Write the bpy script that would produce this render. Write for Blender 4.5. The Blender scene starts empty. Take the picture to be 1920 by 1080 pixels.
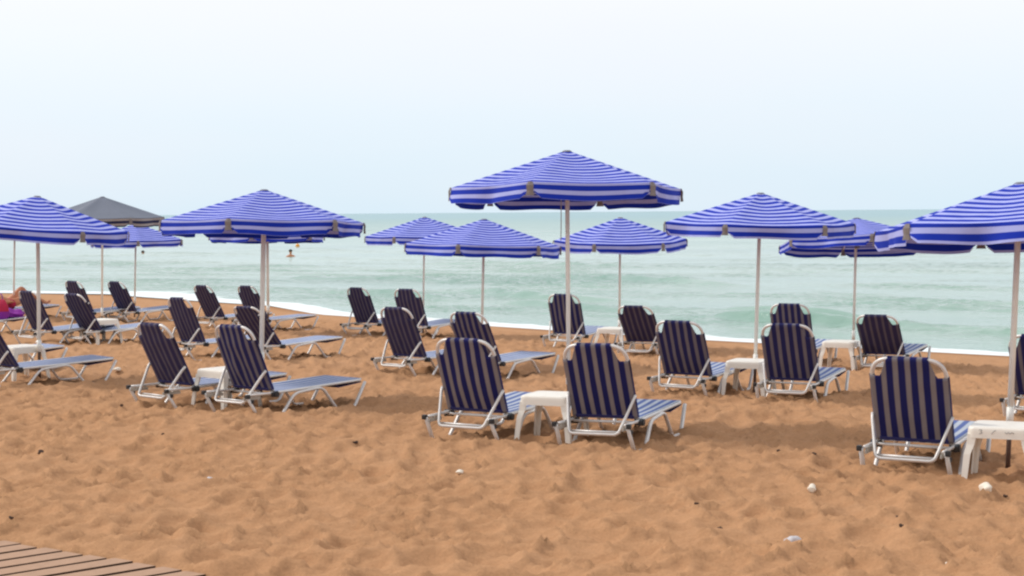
import bpy, bmesh, math, random
import numpy as np
from mathutils import Vector, Matrix, Euler
R = math.radians
scene = bpy.context.scene
col = scene.collection

# ------------------------------------------------------------------ camera
FPX, CAMZ, PITCH, ROLL = 3170.0, 2.0, math.atan((540 - 397.5) / 3170.0), -0.0074
cam_d = bpy.data.cameras.new('camera')
cam = bpy.data.objects.new('camera', cam_d); col.objects.link(cam)
cam_d.sensor_width = 36.0
cam_d.lens = 36.0 * FPX / 1920.0
cam_d.clip_start = 0.1; cam_d.clip_end = 20000
cam.matrix_world = (Matrix.Translation((0, 0, CAMZ)) @ Matrix.Rotation(math.pi / 2 - PITCH, 4, 'X')
                    @ Matrix.Rotation(ROLL, 4, 'Z'))
scene.camera = cam

# ------------------------------------------------------------------ light
SUN_EL, SUN_AZ = 46.0, -68.0          # azimuth measured from +Y towards +X (degrees)
world = bpy.data.worlds.new('World'); scene.world = world
world.use_nodes = True
wn = world.node_tree; wn.nodes.clear()
def N(t, kind, **kw):
    n = t.nodes.new(kind)
    for k, v in kw.items():
        if k in n.inputs: n.inputs[k].default_value = v
        else: setattr(n, k, v)
    return n
sky = N(wn, 'ShaderNodeTexSky', sky_type='NISHITA', sun_disc=False)
sky.sun_elevation = R(SUN_EL); sky.sun_rotation = R(SUN_AZ)
sky.air_density = 1.0; sky.dust_density = 2.5; sky.altitude = 0
bgs = N(wn, 'ShaderNodeBackground'); bgs.inputs['Strength'].default_value = 0.1
wn.links.new(sky.outputs[0], bgs.inputs['Color'])
# the overcast deck: a bright white cloud layer with faint blue-grey banks
tc = N(wn, 'ShaderNodeTexCoord')
sep = N(wn, 'ShaderNodeSeparateXYZ'); wn.links.new(tc.outputs['Generated'], sep.inputs[0])
mp = N(wn, 'ShaderNodeMapping'); mp.inputs['Scale'].default_value = (1.0, 1.0, 5.0)
wn.links.new(tc.outputs['Generated'], mp.inputs[0])
nz = N(wn, 'ShaderNodeTexNoise'); nz.inputs['Scale'].default_value = 3.0; nz.inputs['Detail'].default_value = 3
wn.links.new(mp.outputs[0], nz.inputs['Vector'])
rz = N(wn, 'ShaderNodeMapRange'); rz.inputs['From Min'].default_value = 0.0; rz.inputs['From Max'].default_value = 0.12
wn.links.new(sep.outputs['Z'], rz.inputs['Value'])
cr = wn.nodes.new('ShaderNodeValToRGB'); e = cr.color_ramp
e.elements[0].position = 0.0; e.elements[0].color = (0.72, 0.865, 0.965, 1)
e.elements[1].position = 1.0; e.elements[1].color = (0.93, 0.955, 1.0, 1)
m2 = e.elements.new(0.45); m2.color = (0.80, 0.90, 0.985, 1)
wn.links.new(rz.outputs[0], cr.inputs[0])
mxc = N(wn, 'ShaderNodeMix', data_type='RGBA'); 
rn = N(wn, 'ShaderNodeMapRange'); rn.inputs['From Min'].default_value = 0.4; rn.inputs['From Max'].default_value = 0.7
wn.links.new(nz.outputs['Fac'], rn.inputs['Value'])
mf = N(wn, 'ShaderNodeMath', operation='MULTIPLY'); mf.inputs[1].default_value = 0.35
wn.links.new(rn.outputs[0], mf.inputs[0]); wn.links.new(mf.outputs[0], mxc.inputs[0])
wn.links.new(cr.outputs[0], mxc.inputs[6]); mxc.inputs[7].default_value = (0.88, 0.895, 0.96, 1)
bgc = N(wn, 'ShaderNodeBackground'); bgc.inputs['Strength'].default_value = 1.09
wn.links.new(mxc.outputs[2], bgc.inputs['Color'])
mxs = N(wn, 'ShaderNodeMixShader'); mxs.inputs[0].default_value = 0.9
wn.links.new(bgs.outputs[0], mxs.inputs[1]); wn.links.new(bgc.outputs[0], mxs.inputs[2])
wo = N(wn, 'ShaderNodeOutputWorld'); wn.links.new(mxs.outputs[0], wo.inputs[0])

sun_d = bpy.data.lights.new('sun', 'SUN'); sun = bpy.data.objects.new('sun', sun_d); col.objects.link(sun)
sun_d.energy = 2.3; sun_d.angle = R(10); sun_d.color = (1.0, 0.96, 0.9)
az, el = R(SUN_AZ), R(SUN_EL)
sdir = Vector((math.sin(az) * math.cos(el), math.cos(az) * math.cos(el), math.sin(el)))
sun.rotation_euler = sdir.to_track_quat('Z', 'Y').to_euler()

scene.view_settings.view_transform = 'Standard'
scene.view_settings.look = 'None'
scene.view_settings.exposure = 0.0
scene.view_settings.gamma = 1.0
scene.cycles.pixel_filter_type = 'BLACKMAN_HARRIS'
scene.cycles.filter_width = 2.3
scene.cycles.max_bounces = 6

# ------------------------------------------------------------------ helpers
def tag(o, label=None, cat=None, group=None, kind=None):
    if label: o['label'] = label
    if cat: o['category'] = cat
    if group: o['group'] = group
    if kind: o['kind'] = kind
    return o
def mesh_obj(name, me, parent=None, mat=None, loc=None, smooth=False):
    o = bpy.data.objects.new(name, me); col.objects.link(o)
    if parent: o.parent = parent
    if mat: me.materials.append(mat)
    if loc: o.location = loc
    if smooth:
        me.polygons.foreach_set('use_smooth', [True] * len(me.polygons))
    return o
def bm_obj(name, bm, mat=None, parent=None, loc=None, smooth=False):
    me = bpy.data.meshes.new(name)
    bmesh.ops.recalc_face_normals(bm, faces=bm.faces)
    bm.to_mesh(me); bm.free()
    return mesh_obj(name, me, parent, mat, loc, smooth)
def empty(name, loc=(0, 0, 0), rz=0.0):
    o = bpy.data.objects.new(name, None); col.objects.link(o)
    o.empty_display_size = 0.2; o.location = loc; o.rotation_euler = (0, 0, rz)
    return o
def copy_tree(o, parent=None):
    c = o.copy(); col.objects.link(c)
    if parent: c.parent = parent
    for ch in list(o.children): copy_tree(ch, c)
    return c
def fillet(pts, rad, n=4, closed=False):
    pts = [Vector(p) for p in pts]; out = [pts[0]]
    rads = rad if isinstance(rad, (list, tuple)) else [rad] * len(pts)
    for i in range(1, len(pts) - 1):
        a, b, c = pts[i - 1], pts[i], pts[i + 1]
        r = min(rads[i], (a - b).length * 0.48, (c - b).length * 0.48)
        if r < 1e-4: out.append(b); continue
        p0 = b + (a - b).normalized() * r; p1 = b + (c - b).normalized() * r
        for k in range(n + 1):
            t = k / n
            out.append(p0 * (1 - t) ** 2 + b * 2 * t * (1 - t) + p1 * t * t)
    out.append(pts[-1])
    return out
def tube(bm, pts, r, seg=8, flat=1.0, cap=True, r_end=None):
    pts = [Vector(p) for p in pts]; rings = []
    up = Vector((0, 0, 1)); prev = None
    for i, p in enumerate(pts):
        if i == 0: d = pts[1] - p
        elif i == len(pts) - 1: d = p - pts[i - 1]
        else: d = (pts[i + 1] - p).normalized() + (p - pts[i - 1]).normalized()
        d.normalize()
        if prev is None:
            ref = up if abs(d.dot(up)) < 0.9 else Vector((1, 0, 0))
            u = d.cross(ref).normalized()
        else:
            u = (prev - d * prev.dot(d)).normalized()
        prev = u; v = d.cross(u)
        rr = r if r_end is None else r + (r_end - r) * i / (len(pts) - 1)
        rings.append([bm.verts.new(p + u * rr * math.cos(a) + v * rr * flat * math.sin(a))
                      for a in [2 * math.pi * k / seg for k in range(seg)]])
    for a, b in zip(rings, rings[1:]):
        for k in range(seg):
            bm.faces.new((a[k], a[(k + 1) % seg], b[(k + 1) % seg], b[k]))
    if cap:
        bm.faces.new(rings[0]); bm.faces.new(rings[-1][::-1])
def box(bm, c, s, rot=None, bev=0.0):
    m = Matrix.Translation(c)
    if rot: m = m @ Euler(rot).to_matrix().to_4x4()
    m = m @ Matrix.Diagonal((s[0], s[1], s[2], 1))
    g = bmesh.ops.create_cube(bm, size=1.0, matrix=m)
    if bev > 0:
        es = {e for v in g['verts'] for e in v.link_edges}
        bmesh.ops.bevel(bm, geom=list(es), offset=bev, segments=2, affect='EDGES', profile=0.6)
def ray(px, py):
    x, y = px - 960.0, py - 540.0
    c, s = math.cos(ROLL), math.sin(ROLL)
    xr, yr = x * c + y * s, -x * s + y * c
    d = Vector((xr, FPX * math.cos(PITCH) - yr * -math.sin(PITCH) * -1, 0))
    cx, cy, cz = xr, -yr, -FPX
    q = math.pi / 2 - PITCH
    return Vector((cx, cy * math.cos(q) - cz * math.sin(q), cy * math.sin(q) + cz * math.cos(q)))
def at_depth(px, py, Y):
    d = ray(px, py); k = Y / d.y
    return Vector((d.x * k, Y, CAMZ + d.z * k))

# noise
def hsh(ix, iy, seed):
    n = (ix.astype(np.int64) * 374761393 + iy.astype(np.int64) * 668265263 + seed * 2147483647 * 7) & 0xffffffff
    n = ((n ^ (n >> 13)) * 1274126177) & 0xffffffff
    n = ((n ^ (n >> 16)) * 2246822519) & 0xffffffff
    return ((n ^ (n >> 15)) & 0xffffff) / float(0xffffff)
def vnoise(x, y, seed=0):
    ix, iy = np.floor(x), np.floor(y); fx, fy = x - ix, y - iy
    fx = fx * fx * (3 - 2 * fx); fy = fy * fy * (3 - 2 * fy)
    a = hsh(ix, iy, seed); b = hsh(ix + 1, iy, seed); c = hsh(ix, iy + 1, seed); d = hsh(ix + 1, iy + 1, seed)
    return (a * (1 - fx) + b * fx) * (1 - fy) + (c * (1 - fx) + d * fx) * fy
def fbm(x, y, seed=0, o=4):
    s = 0; a = 0.5
    for k in range(o):
        s = s + a * (vnoise(x, y, seed + k) - 0.5); x = x * 2.03 + 11.3; y = y * 2.03 + 7.7; a *= 0.5
    return s
def worley(x, y, seed=0):
    ix, iy = np.floor(x), np.floor(y); f1 = np.full(x.shape, 9.0); f2 = np.full(x.shape, 9.0)
    idv = np.zeros(x.shape)
    for dx in (-1, 0, 1):
        for dy in (-1, 0, 1):
            cx, cy = ix + dx, iy + dy
            px = cx + 0.1 + 0.8 * hsh(cx, cy, seed); py = cy + 0.1 + 0.8 * hsh(cx, cy, seed + 5)
            d = np.sqrt((px - x) ** 2 + (py - y) ** 2)
            h = hsh(cx, cy, seed + 9)
            n = d < f1
            f2 = np.where(n, f1, np.minimum(f2, d)); idv = np.where(n, h, idv); f1 = np.where(n, d, f1)
    return f1, f2, idv

# ------------------------------------------------------------------ beach profile
T0 = R(40.0); ST, CT = math.sin(T0), math.cos(T0)
SH_T = [-400, -120, -70, -48, -43.6, -41, -37, -34.2, -30, -24, -18, -11.9, 0, 30, 300]
SH_S = [33, 32, 31.2, 31.6, 33.2, 32.6, 31.9, 31.5, 29.4, 28.4, 27.6, 27.5, 27.3, 27, 27]
WZ = -0.5
def shore(t): return np.interp(t, SH_T, SH_S)
def sd_t(X, Y): return X * ST + Y * CT, X * CT - Y * ST
def profile(X, Y):
    X = np.asarray(X, float); Y = np.asarray(Y, float)
    sd, t = sd_t(X, Y); w = shore(t); u = sd - w
    base = lambda s: -0.0262 * np.maximum(s - 10.5, 0)
    z1 = base(sd); zs = base(w - 4)
    k = np.clip((u + 4) / 4, 0, 1)
    z2 = zs + (WZ - zs) * k ** 1.4
    z = np.where(u < -4, z1, z2)
    return np.where(u > 0, WZ - 0.06 * np.minimum(u, 60), z)
BW_C, BW_E = (-2.99, 10.32), (0.80, -0.60)
def lumps(X, Y):
    wx = X + 0.10 * fbm(X * 3.1, Y * 3.1, 3) * 2; wy = Y + 0.10 * fbm(X * 3.1, Y * 3.1, 31) * 2
    sd, t = sd_t(X, Y); u = sd - shore(t)
    fade = np.clip((-u - 1.0) / 4.0, 0, 1)
    f1, f2, idv = worley(wx * 3.4, wy * 3.3, 1)
    bowl = np.clip(f1 / 0.62, 0, 1.1) ** 2.0
    g1, g2, idg = worley(wx * 6.1 + 3, wy * 6.4, 2)
    b2 = np.clip(g1 / 0.62, 0, 1.1) ** 2.0
    h = 0.068 * (bowl - 0.5) * (0.30 + 0.9 * idv) + 0.013 * (b2 - 0.5) * (0.3 + idg)
    rg = np.exp(-(f2 - f1) / 0.08) * 0.034 * (0.3 + vnoise(X * 1.7, Y * 1.7, 77)) + np.exp(-(g2 - g1) / 0.12) * 0.010
    h = h + rg + 0.055 * fbm(X * 1.1, Y * 1.1, 8, 3) + 0.015 * fbm(X * 5, Y * 7, 12, 4) + 0.013 * (1 - np.abs(fbm(X * 4, Y * 9, 19, 3)) * 6).clip(0, 1) ** 2 + 0.009 * (1 - np.abs(fbm(X * 9, Y * 15, 29, 3)) * 6).clip(0, 1) ** 2
    h = h + 0.005 * fbm(X * 22, Y * 22, 15, 2)
    h = h * fade
    # the sand is dug out under the boardwalk
    a = (X - BW_C[0]) * BW_E[0] + (Y - BW_C[1]) * BW_E[1]; n = (X - BW_C[0]) * -BW_E[1] + (Y - BW_C[1]) * BW_E[0]
    k = np.clip((-n - 0.07) / 0.05, 0, 1) * (np.abs(a) < 6)
    return h * (1 - k) - 0.09 * k
def ground_z(X, Y):
    return float(profile(X, Y)) + float(lumps(np.array([X]), np.array([Y]))[0])
def at_ground(px, py, dz=0.0):
    d = ray(px, py); z = 0.0
    for _ in range(12):
        k = (z + dz - CAMZ) / d.z; z = float(profile(d.x * k, d.y * k))
    return Vector((d.x * k, d.y * k, z))

# ------------------------------------------------------------------ materials
def new_mat(name):
    m = bpy.data.materials.new(name); m.use_nodes = True
    t = m.node_tree; b = t.nodes['Principled BSDF']
    return m, t, b
def plain(name, c, rough=0.5, metal=0.0, var=0.12, scale=8.0, bump=0.0, spec=0.5, trans=0.0):
    m, t, b = new_mat(name)
    tcn = N(t, 'ShaderNodeTexCoord'); nn = N(t, 'ShaderNodeTexNoise')
    nn.inputs['Scale'].default_value = scale; nn.inputs['Detail'].default_value = 5
    t.links.new(tcn.outputs['Object'], nn.inputs['Vector'])
    mx = N(t, 'ShaderNodeMix', data_type='RGBA')
    mx.inputs[6].default_value = (*[x * (1 - var) for x in c], 1); mx.inputs[7].default_value = (*[min(1, x * (1 + var)) for x in c], 1)
    t.links.new(nn.outputs['Fac'], mx.inputs[0]); t.links.new(mx.outputs[2], b.inputs['Base Color'])
    b.inputs['Roughness'].default_value = rough; b.inputs['Metallic'].default_value = metal
    b.inputs['Specular IOR Level'].default_value = spec
    if bump:
        bp = N(t, 'ShaderNodeBump'); bp.inputs['Strength'].default_value = bump; bp.inputs['Distance'].default_value = 0.01
        t.links.new(nn.outputs['Fac'], bp.inputs['Height']); t.links.new(bp.outputs[0], b.inputs['Normal'])
    return m
def stripes(name, coord, period, frac, ca, cb, offset=0.0, soft=0.06, rough=0.85, trans=0.12, sub=None):
    """two-colour stripes along one coordinate of the object or the UV map"""
    m, t, b = new_mat(name)
    tcn = N(t, 'ShaderNodeTexCoord'); sp = N(t, 'ShaderNodeSeparateXYZ')
    t.links.new(tcn.outputs['UV' if coord == 'V' else 'Object'], sp.inputs[0])
    a = N(t, 'ShaderNodeMath', operation='ADD'); a.inputs[1].default_value = offset + period * 50
    t.links.new(sp.outputs['Y' if coord == 'V' else coord], a.inputs[0])
    d = N(t, 'ShaderNodeMath', operation='DIVIDE'); d.inputs[1].default_value = period; t.links.new(a.outputs[0], d.inputs[0])
    f = N(t, 'ShaderNodeMath', operation='FRACT'); t.links.new(d.outputs[0], f.inputs[0])
    r = t.nodes.new('ShaderNodeValToRGB'); el_ = r.color_ramp.elements
    el_[0].position = 0.0; el_[0].color = (*ca, 1); el_[1].position = frac; el_[1].color = (*ca, 1)
    x = el_.new(frac + soft); x.color = (*cb, 1)
    x = el_.new(1 - soft); x.color = (*cb, 1)
    x = el_.new(1.0); x.color = (*ca, 1)
    t.links.new(f.outputs[0], r.inputs[0])
    nn = N(t, 'ShaderNodeTexNoise'); nn.inputs['Scale'].default_value = 6; nn.inputs['Detail'].default_value = 6
    t.links.new(tcn.outputs['Object'], nn.inputs['Vector'])
    mr = N(t, 'ShaderNodeMapRange'); mr.inputs['To Min'].default_value = 0.82; mr.inputs['To Max'].default_value = 1.15
    t.links.new(nn.outputs['Fac'], mr.inputs['Value'])
    mu = N(t, 'ShaderNodeMix', data_type='RGBA', blend_type='MULTIPLY'); mu.inputs[0].default_value = 1
    t.links.new(r.outputs[0], mu.inputs[6]); t.links.new(mr.outputs[0], mu.inputs[7])
    t.links.new(mu.outputs[2], b.inputs['Base Color'])
    b.inputs['Roughness'].default_value = rough; b.inputs['Specular IOR Level'].default_value = 0.25
    if trans:
        tr = N(t, 'ShaderNodeBsdfTranslucent'); t.links.new(mu.outputs[2], tr.inputs['Color'])
        ms = N(t, 'ShaderNodeMixShader'); ms.inputs[0].default_value = trans
        out = t.nodes['Material Output']
        t.links.new(b.outputs[0], ms.inputs[1]); t.links.new(tr.outputs[0], ms.inputs[2]); t.links.new(ms.outputs[0], out.inputs[0])
    return m
M_ALU = plain('aluminium', (0.66, 0.63, 0.60), 0.42, 0.25, 0.10, 12)
M_ALUD = plain('worn_aluminium', (0.42, 0.39, 0.34), 0.5, 0.2, 0.25, 14)
M_BLACK = plain('black_plastic', (0.02, 0.02, 0.022), 0.5)
M_TABLE = plain('white_plastic', (0.82, 0.77, 0.68), 0.45, 0, 0.06, 5)
M_POLE = plain('painted_pole', (0.92, 0.88, 0.80), 0.5, 0.0, 0.12, 9)
M_RUST = plain('rusty_steel', (0.10, 0.055, 0.04), 0.9, 0.1, 0.5, 25, 0.3)
M_CAP = plain('grey_plastic', (0.15, 0.15, 0.2), 0.6)
M_POCKET = plain('beige_pocket_cloth', (0.21, 0.18, 0.17), 0.9, 0, 0.25, 20)
M_STRAP = plain('grey_strap', (0.45, 0.46, 0.44), 0.8)
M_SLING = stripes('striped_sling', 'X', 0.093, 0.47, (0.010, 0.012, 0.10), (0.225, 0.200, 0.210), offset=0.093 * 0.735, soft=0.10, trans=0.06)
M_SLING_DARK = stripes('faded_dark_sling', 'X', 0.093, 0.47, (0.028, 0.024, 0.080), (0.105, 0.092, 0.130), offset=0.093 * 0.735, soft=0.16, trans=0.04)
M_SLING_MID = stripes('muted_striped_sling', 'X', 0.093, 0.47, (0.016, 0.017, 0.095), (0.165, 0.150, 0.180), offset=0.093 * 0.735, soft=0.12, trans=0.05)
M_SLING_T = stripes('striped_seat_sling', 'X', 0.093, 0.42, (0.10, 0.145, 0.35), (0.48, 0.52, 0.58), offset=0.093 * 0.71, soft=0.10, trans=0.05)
M_HEM = plain('navy_hem', (0.02, 0.02, 0.10), 0.9)
CA, CB = (0.006, 0.030, 0.40), (0.40, 0.43, 0.78)
M_CANOPY = stripes('striped_canopy', 'V', 0.085, 0.50, CA, CB, offset=0.085 * 0.21 + 0.048, soft=0.05, trans=0.08)
M_CANOPYW = stripes('wide_striped_canopy', 'V', 0.105, 0.49, CA, CB, offset=0.105 * 0.20 + 0.004, soft=0.05, trans=0.08)
M_GREYTOP = plain('faded_grey_canopy', (0.135, 0.15, 0.19), 0.9, 0, 0.1, 4)
M_GREYVAL = stripes('faded_valance', 'V', 0.086, 0.50, (0.018, 0.02, 0.06), (0.33, 0.29, 0.27), offset=0.004, trans=0.05)

def sand_mat():
    m, t, b = new_mat('beach_sand')
    tcn = N(t, 'ShaderNodeTexCoord')
    n1 = N(t, 'ShaderNodeTexNoise'); n1.inputs['Scale'].default_value = 0.5; n1.inputs['Detail'].default_value = 6
    n2 = N(t, 'ShaderNodeTexNoise'); n2.inputs['Scale'].default_value = 45; n2.inputs['Detail'].default_value = 6; n2.inputs['Roughness'].default_value = 0.7
    n3 = N(t, 'ShaderNodeTexNoise'); n3.inputs['Scale'].default_value = 4; n3.inputs['Detail'].default_value = 5
    for n in (n1, n2, n3): t.links.new(tcn.outputs['Object'], n.inputs['Vector'])
    m1 = N(t, 'ShaderNodeMix', data_type='RGBA'); m1.inputs[6].default_value = (0.405, 0.212, 0.104, 1); m1.inputs[7].default_value = (0.482, 0.267, 0.142, 1)
    t.links.new(n1.outputs['Fac'], m1.inputs[0])
    mr = N(t, 'ShaderNodeMapRange'); mr.inputs['From Min'].default_value = 0.3; mr.inputs['From Max'].default_value = 0.7
    mr.inputs['To Min'].default_value = 0.86; mr.inputs['To Max'].default_value = 1.1; t.links.new(n2.outputs['Fac'], mr.inputs['Value'])
    m2_ = N(t, 'ShaderNodeMix', data_type='RGBA', blend_type='MULTIPLY'); m2_.inputs[0].default_value = 1
    t.links.new(m1.outputs[2], m2_.inputs[6]); t.links.new(mr.outputs[0], m2_.inputs[7])
    mr3 = N(t, 'ShaderNodeMapRange'); mr3.inputs['To Min'].default_value = 0.88; mr3.inputs['To Max'].default_value = 1.12; t.links.new(n3.outputs['Fac'], mr3.inputs['Value'])
    m3 = N(t, 'ShaderNodeMix', data_type='RGBA', blend_type='MULTIPLY'); m3.inputs[0].default_value = 1
    t.links.new(m2_.outputs[2], m3.inputs[6]); t.links.new(mr3.outputs[0], m3.inputs[7])
    at = N(t, 'ShaderNodeAttribute'); at.attribute_name = 'wet'
    m4 = N(t, 'ShaderNodeMix', data_type='RGBA'); m4.inputs[7].default_value = (0.27, 0.125, 0.05, 1)
    t.links.new(at.outputs['Fac'], m4.inputs[0]); t.links.new(m3.outputs[2], m4.inputs[6])
    t.links.new(m4.outputs[2], b.inputs['Base Color'])
    b.inputs['Roughness'].default_value = 1.0; b.inputs['Specular IOR Level'].default_value = 0.1
    bp = N(t, 'ShaderNodeBump'); bp.inputs['Strength'].default_value = 0.9; bp.inputs['Distance'].default_value = 0.010
    t.links.new(n2.outputs['Fac'], bp.inputs['Height']); t.links.new(bp.outputs[0], b.inputs['Normal'])
    return m
def water_mat():
    m, t, b = new_mat('sea_water')
    tcn = N(t, 'ShaderNodeTexCoord')
    mpn = N(t, 'ShaderNodeMapping'); mpn.inputs['Rotation'].default_value = (0, 0, T0); mpn.inputs['Scale'].default_value = (0.35, 1.0, 1.0)
    t.links.new(tcn.outputs['Object'], mpn.inputs[0])
    nz1 = N(t, 'ShaderNodeTexNoise'); nz1.inputs['Scale'].default_value = 1.3; nz1.inputs['Detail'].default_value = 7; nz1.inputs['Roughness'].default_value = 0.6
    nz2 = N(t, 'ShaderNodeTexNoise'); nz2.inputs['Scale'].default_value = 0.09; nz2.inputs['Detail'].default_value = 5
    t.links.new(mpn.outputs[0], nz1.inputs['Vector']); t.links.new(mpn.outputs[0], nz2.inputs['Vector'])
    c1 = N(t, 'ShaderNodeMix', data_type='RGBA'); c1.inputs[6].default_value = (0.17, 0.30, 0.24, 1); c1.inputs[7].default_value = (0.30, 0.43, 0.345, 1)
    mr = N(t, 'ShaderNodeMapRange'); mr.inputs['From Min'].default_value = 0.35; mr.inputs['From Max'].default_value = 0.65
    t.links.new(nz2.outputs['Fac'], mr.inputs['Value']); t.links.new(mr.outputs[0], c1.inputs[0])
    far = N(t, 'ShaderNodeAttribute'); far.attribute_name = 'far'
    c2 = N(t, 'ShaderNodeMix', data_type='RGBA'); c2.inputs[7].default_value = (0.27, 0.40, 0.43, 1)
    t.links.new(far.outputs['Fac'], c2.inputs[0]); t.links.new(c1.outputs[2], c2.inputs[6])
    fo = N(t, 'ShaderNodeAttribute'); fo.attribute_name = 'foam'
    nf = N(t, 'ShaderNodeTexNoise'); nf.inputs['Scale'].default_value = 3.5; nf.inputs['Detail'].default_value = 6
    t.links.new(mpn.outputs[0], nf.inputs['Vector'])
    ad = N(t, 'ShaderNodeMath', operation='ADD'); t.links.new(fo.outputs['Fac'], ad.inputs[0]); t.links.new(nf.outputs['Fac'], ad.inputs[1])
    fr = N(t, 'ShaderNodeMapRange'); fr.inputs['From Min'].default_value = 0.85; fr.inputs['From Max'].default_value = 1.1
    t.links.new(ad.outputs[0], fr.inputs['Value'])
    c3 = N(t, 'ShaderNodeMix', data_type='RGBA'); c3.inputs[7].default_value = (0.72, 0.76, 0.76, 1)
    t.links.new(fr.outputs[0], c3.inputs[0]); t.links.new(c2.outputs[2], c3.inputs[6])
    t.links.new(c3.outputs[2], b.inputs['Base Color'])
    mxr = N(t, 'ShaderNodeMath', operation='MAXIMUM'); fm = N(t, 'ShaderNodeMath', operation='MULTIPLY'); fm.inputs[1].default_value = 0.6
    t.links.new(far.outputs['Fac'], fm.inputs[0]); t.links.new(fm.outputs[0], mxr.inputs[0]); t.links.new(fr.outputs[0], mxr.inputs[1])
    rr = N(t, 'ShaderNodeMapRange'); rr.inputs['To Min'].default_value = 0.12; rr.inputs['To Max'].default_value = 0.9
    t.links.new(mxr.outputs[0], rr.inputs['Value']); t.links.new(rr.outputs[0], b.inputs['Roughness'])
    b.inputs['IOR'].default_value = 1.55
    bp = N(t, 'ShaderNodeBump'); bp.inputs['Strength'].default_value = 0.7; bp.inputs['Distance'].default_value = 0.12
    t.links.new(nz1.outputs['Fac'], bp.inputs['Height']); t.links.new(bp.outputs[0], b.inputs['Normal'])
    return m

# ------------------------------------------------------------------ ground and sea
def grid_mesh(name, Xg, Yg, Zg, mat, attrs=None):
    ny, nx = Xg.shape; me = bpy.data.meshes.new(name)
    co = np.stack([Xg.ravel(), Yg.ravel(), Zg.ravel()], 1).astype(np.float32)
    i = np.arange(ny * nx).reshape(ny, nx)
    f = np.stack([i[:-1, :-1], i[:-1, 1:], i[1:, 1:], i[1:, :-1]], -1).reshape(-1, 4)
    me.vertices.add(len(co)); me.vertices.foreach_set('co', co.ravel())
    me.loops.add(f.size); me.loops.foreach_set('vertex_index', f.ravel().astype(np.int32))
    me.polygons.add(len(f)); me.polygons.foreach_set('loop_start', np.arange(0, f.size, 4, dtype=np.int32))
    me.polygons.foreach_set('loop_total', np.full(len(f), 4, dtype=np.int32))
    me.update(calc_edges=True); me.validate()
    for k, v in (attrs or {}).items():
        a = me.attributes.new(k, 'FLOAT', 'POINT'); a.data.foreach_set('value', v.ravel().astype(np.float32))
    o = mesh_obj(name, me, None, mat, smooth=True)
    return o
def axis(segs):
    out = [segs[0][0]]
    for a, b, n0 in segs:
        out += list(np.linspace(a, b, n0 + 1)[1:])
    return np.array(out)
xs = axis([(-400, -60, 10), (-60, -22, 40), (-22, -7, 150), (-7, 7, 430), (7, 13, 70), (13, 60, 40), (60, 300, 8)])
ys = axis([(-200, -10, 10), (-10, 7, 30), (7, 8.6, 15), (8.6, 13, 150), (13, 20, 170), (20, 45, 230), (45, 70, 70), (70, 300, 40)])
Xg, Yg = np.meshgrid(xs, ys)
Zg = profile(Xg, Yg) + lumps(Xg, Yg)
sdg, tg = sd_t(Xg, Yg); ug = sdg - shore(tg)
wet = np.clip(1 - np.abs(ug + 0.1) / (0.9 + 0.6 * vnoise(tg * 0.5, tg * 0, 4)), 0, 1)
wet = np.clip(wet * 1.8, 0, 1)
ground = grid_mesh('sand_beach', Xg, Yg, Zg, sand_mat(), {'wet': wet})
tag(ground, kind='structure')

tt = axis([(-6000, -400, 14), (-400, -90, 60), (-90, -50, 130), (-50, -5, 420), (-5, 40, 60), (40, 6000, 20)])
uu = np.concatenate([np.arange(-0.9, 22, 0.11), 22 + np.cumsum(0.11 * 1.035 ** np.arange(300))])
uu = uu[uu < 9000]
Tg, Ug = np.meshgrid(tt, uu)
blend = np.clip(1 - Ug / 150, 0, 1)
Sg = Ug + shore(Tg) * blend + 28 * (1 - blend)
SWELL_GAIN = 1.15
SWELL = [(-10.5, 3.2, 4.6, 0.24, 0.30), (-12, 2.2, 6.6, 0.18, 0.34), (-19, 2.4, 4.8, 0.20, 0.30), (-21, 2.0, 7.5, 0.16, 0.34), (-31, 4.2, 8.0, 0.15, 0.5), (-27, 2.5, 5.2, 0.16, 0.34), (-36, 3, 5, 0.12, 0.5),
         (-15, 3, 14, 0.17, 0.45), (-35, 5, 18, 0.16, 0.8), (-8, 4, 20, 0.15, 0.8), (-45, 5, 13, 0.12, 0.7), (-18, 5, 28, 0.16, 1.0), (-50, 6, 30, 0.15, 1.0)]
def waves(T, U, S):
    X, Y = T, S
    a = np.clip(U / 3, 0, 1)
    h = 0.05 * fbm(T * 0.5, S * 1.5, 40, 5) + 0.09 * fbm(T * 0.12, S * 0.45, 44, 3)
    rip = 1 - np.abs(fbm(T * 0.8, S * 2.8, 52, 3)) * 5
    h = h + 0.075 * np.clip(rip, 0, 1) ** 2 * np.clip((vnoise(T * 0.2, S * 0.4, 57) - 0.3) * 2, 0, 1)
    for t0_, wt, u0, A, w in SWELL:
        c = u0 + 1.1 * fbm(T * 0.25, T * 0, 63, 3) + 0.10 * (T - t0_) * math.sin(t0_)
        m = np.exp(-((T - t0_) / wt) ** 4) * (0.55 + 0.75 * vnoise(T * 0.9, T * 0, 69))
        d = U - c
        h = h + SWELL_GAIN * A * m * np.exp(-np.where(d < 0, (d / (w * 0.6)) ** 2, (d / (w * 1.6)) ** 2))
    return h * a + 0.03 * (1 - a)
WV = waves(Tg, Ug, Sg)
WV = WV * np.clip(1.15 - Ug / 160, 0, 1)
Xs = Sg * ST + Tg * CT; Ys = Sg * CT - Tg * ST
edge_n = 0.5 * vnoise(Tg * 0.35, Tg * 0, 21) + 0.25 * vnoise(Tg * 1.7, Tg * 0, 22)
patch = np.exp(-((Tg + 43) / 3.5) ** 2)
foam_w = 0.22 + (1.0 - 0.6 * np.exp(-((Tg + 31) / 4.5) ** 2)) * edge_n * vnoise(Tg * 0.9, Tg * 0, 25) * 1.6 + 2.4 * patch
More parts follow.
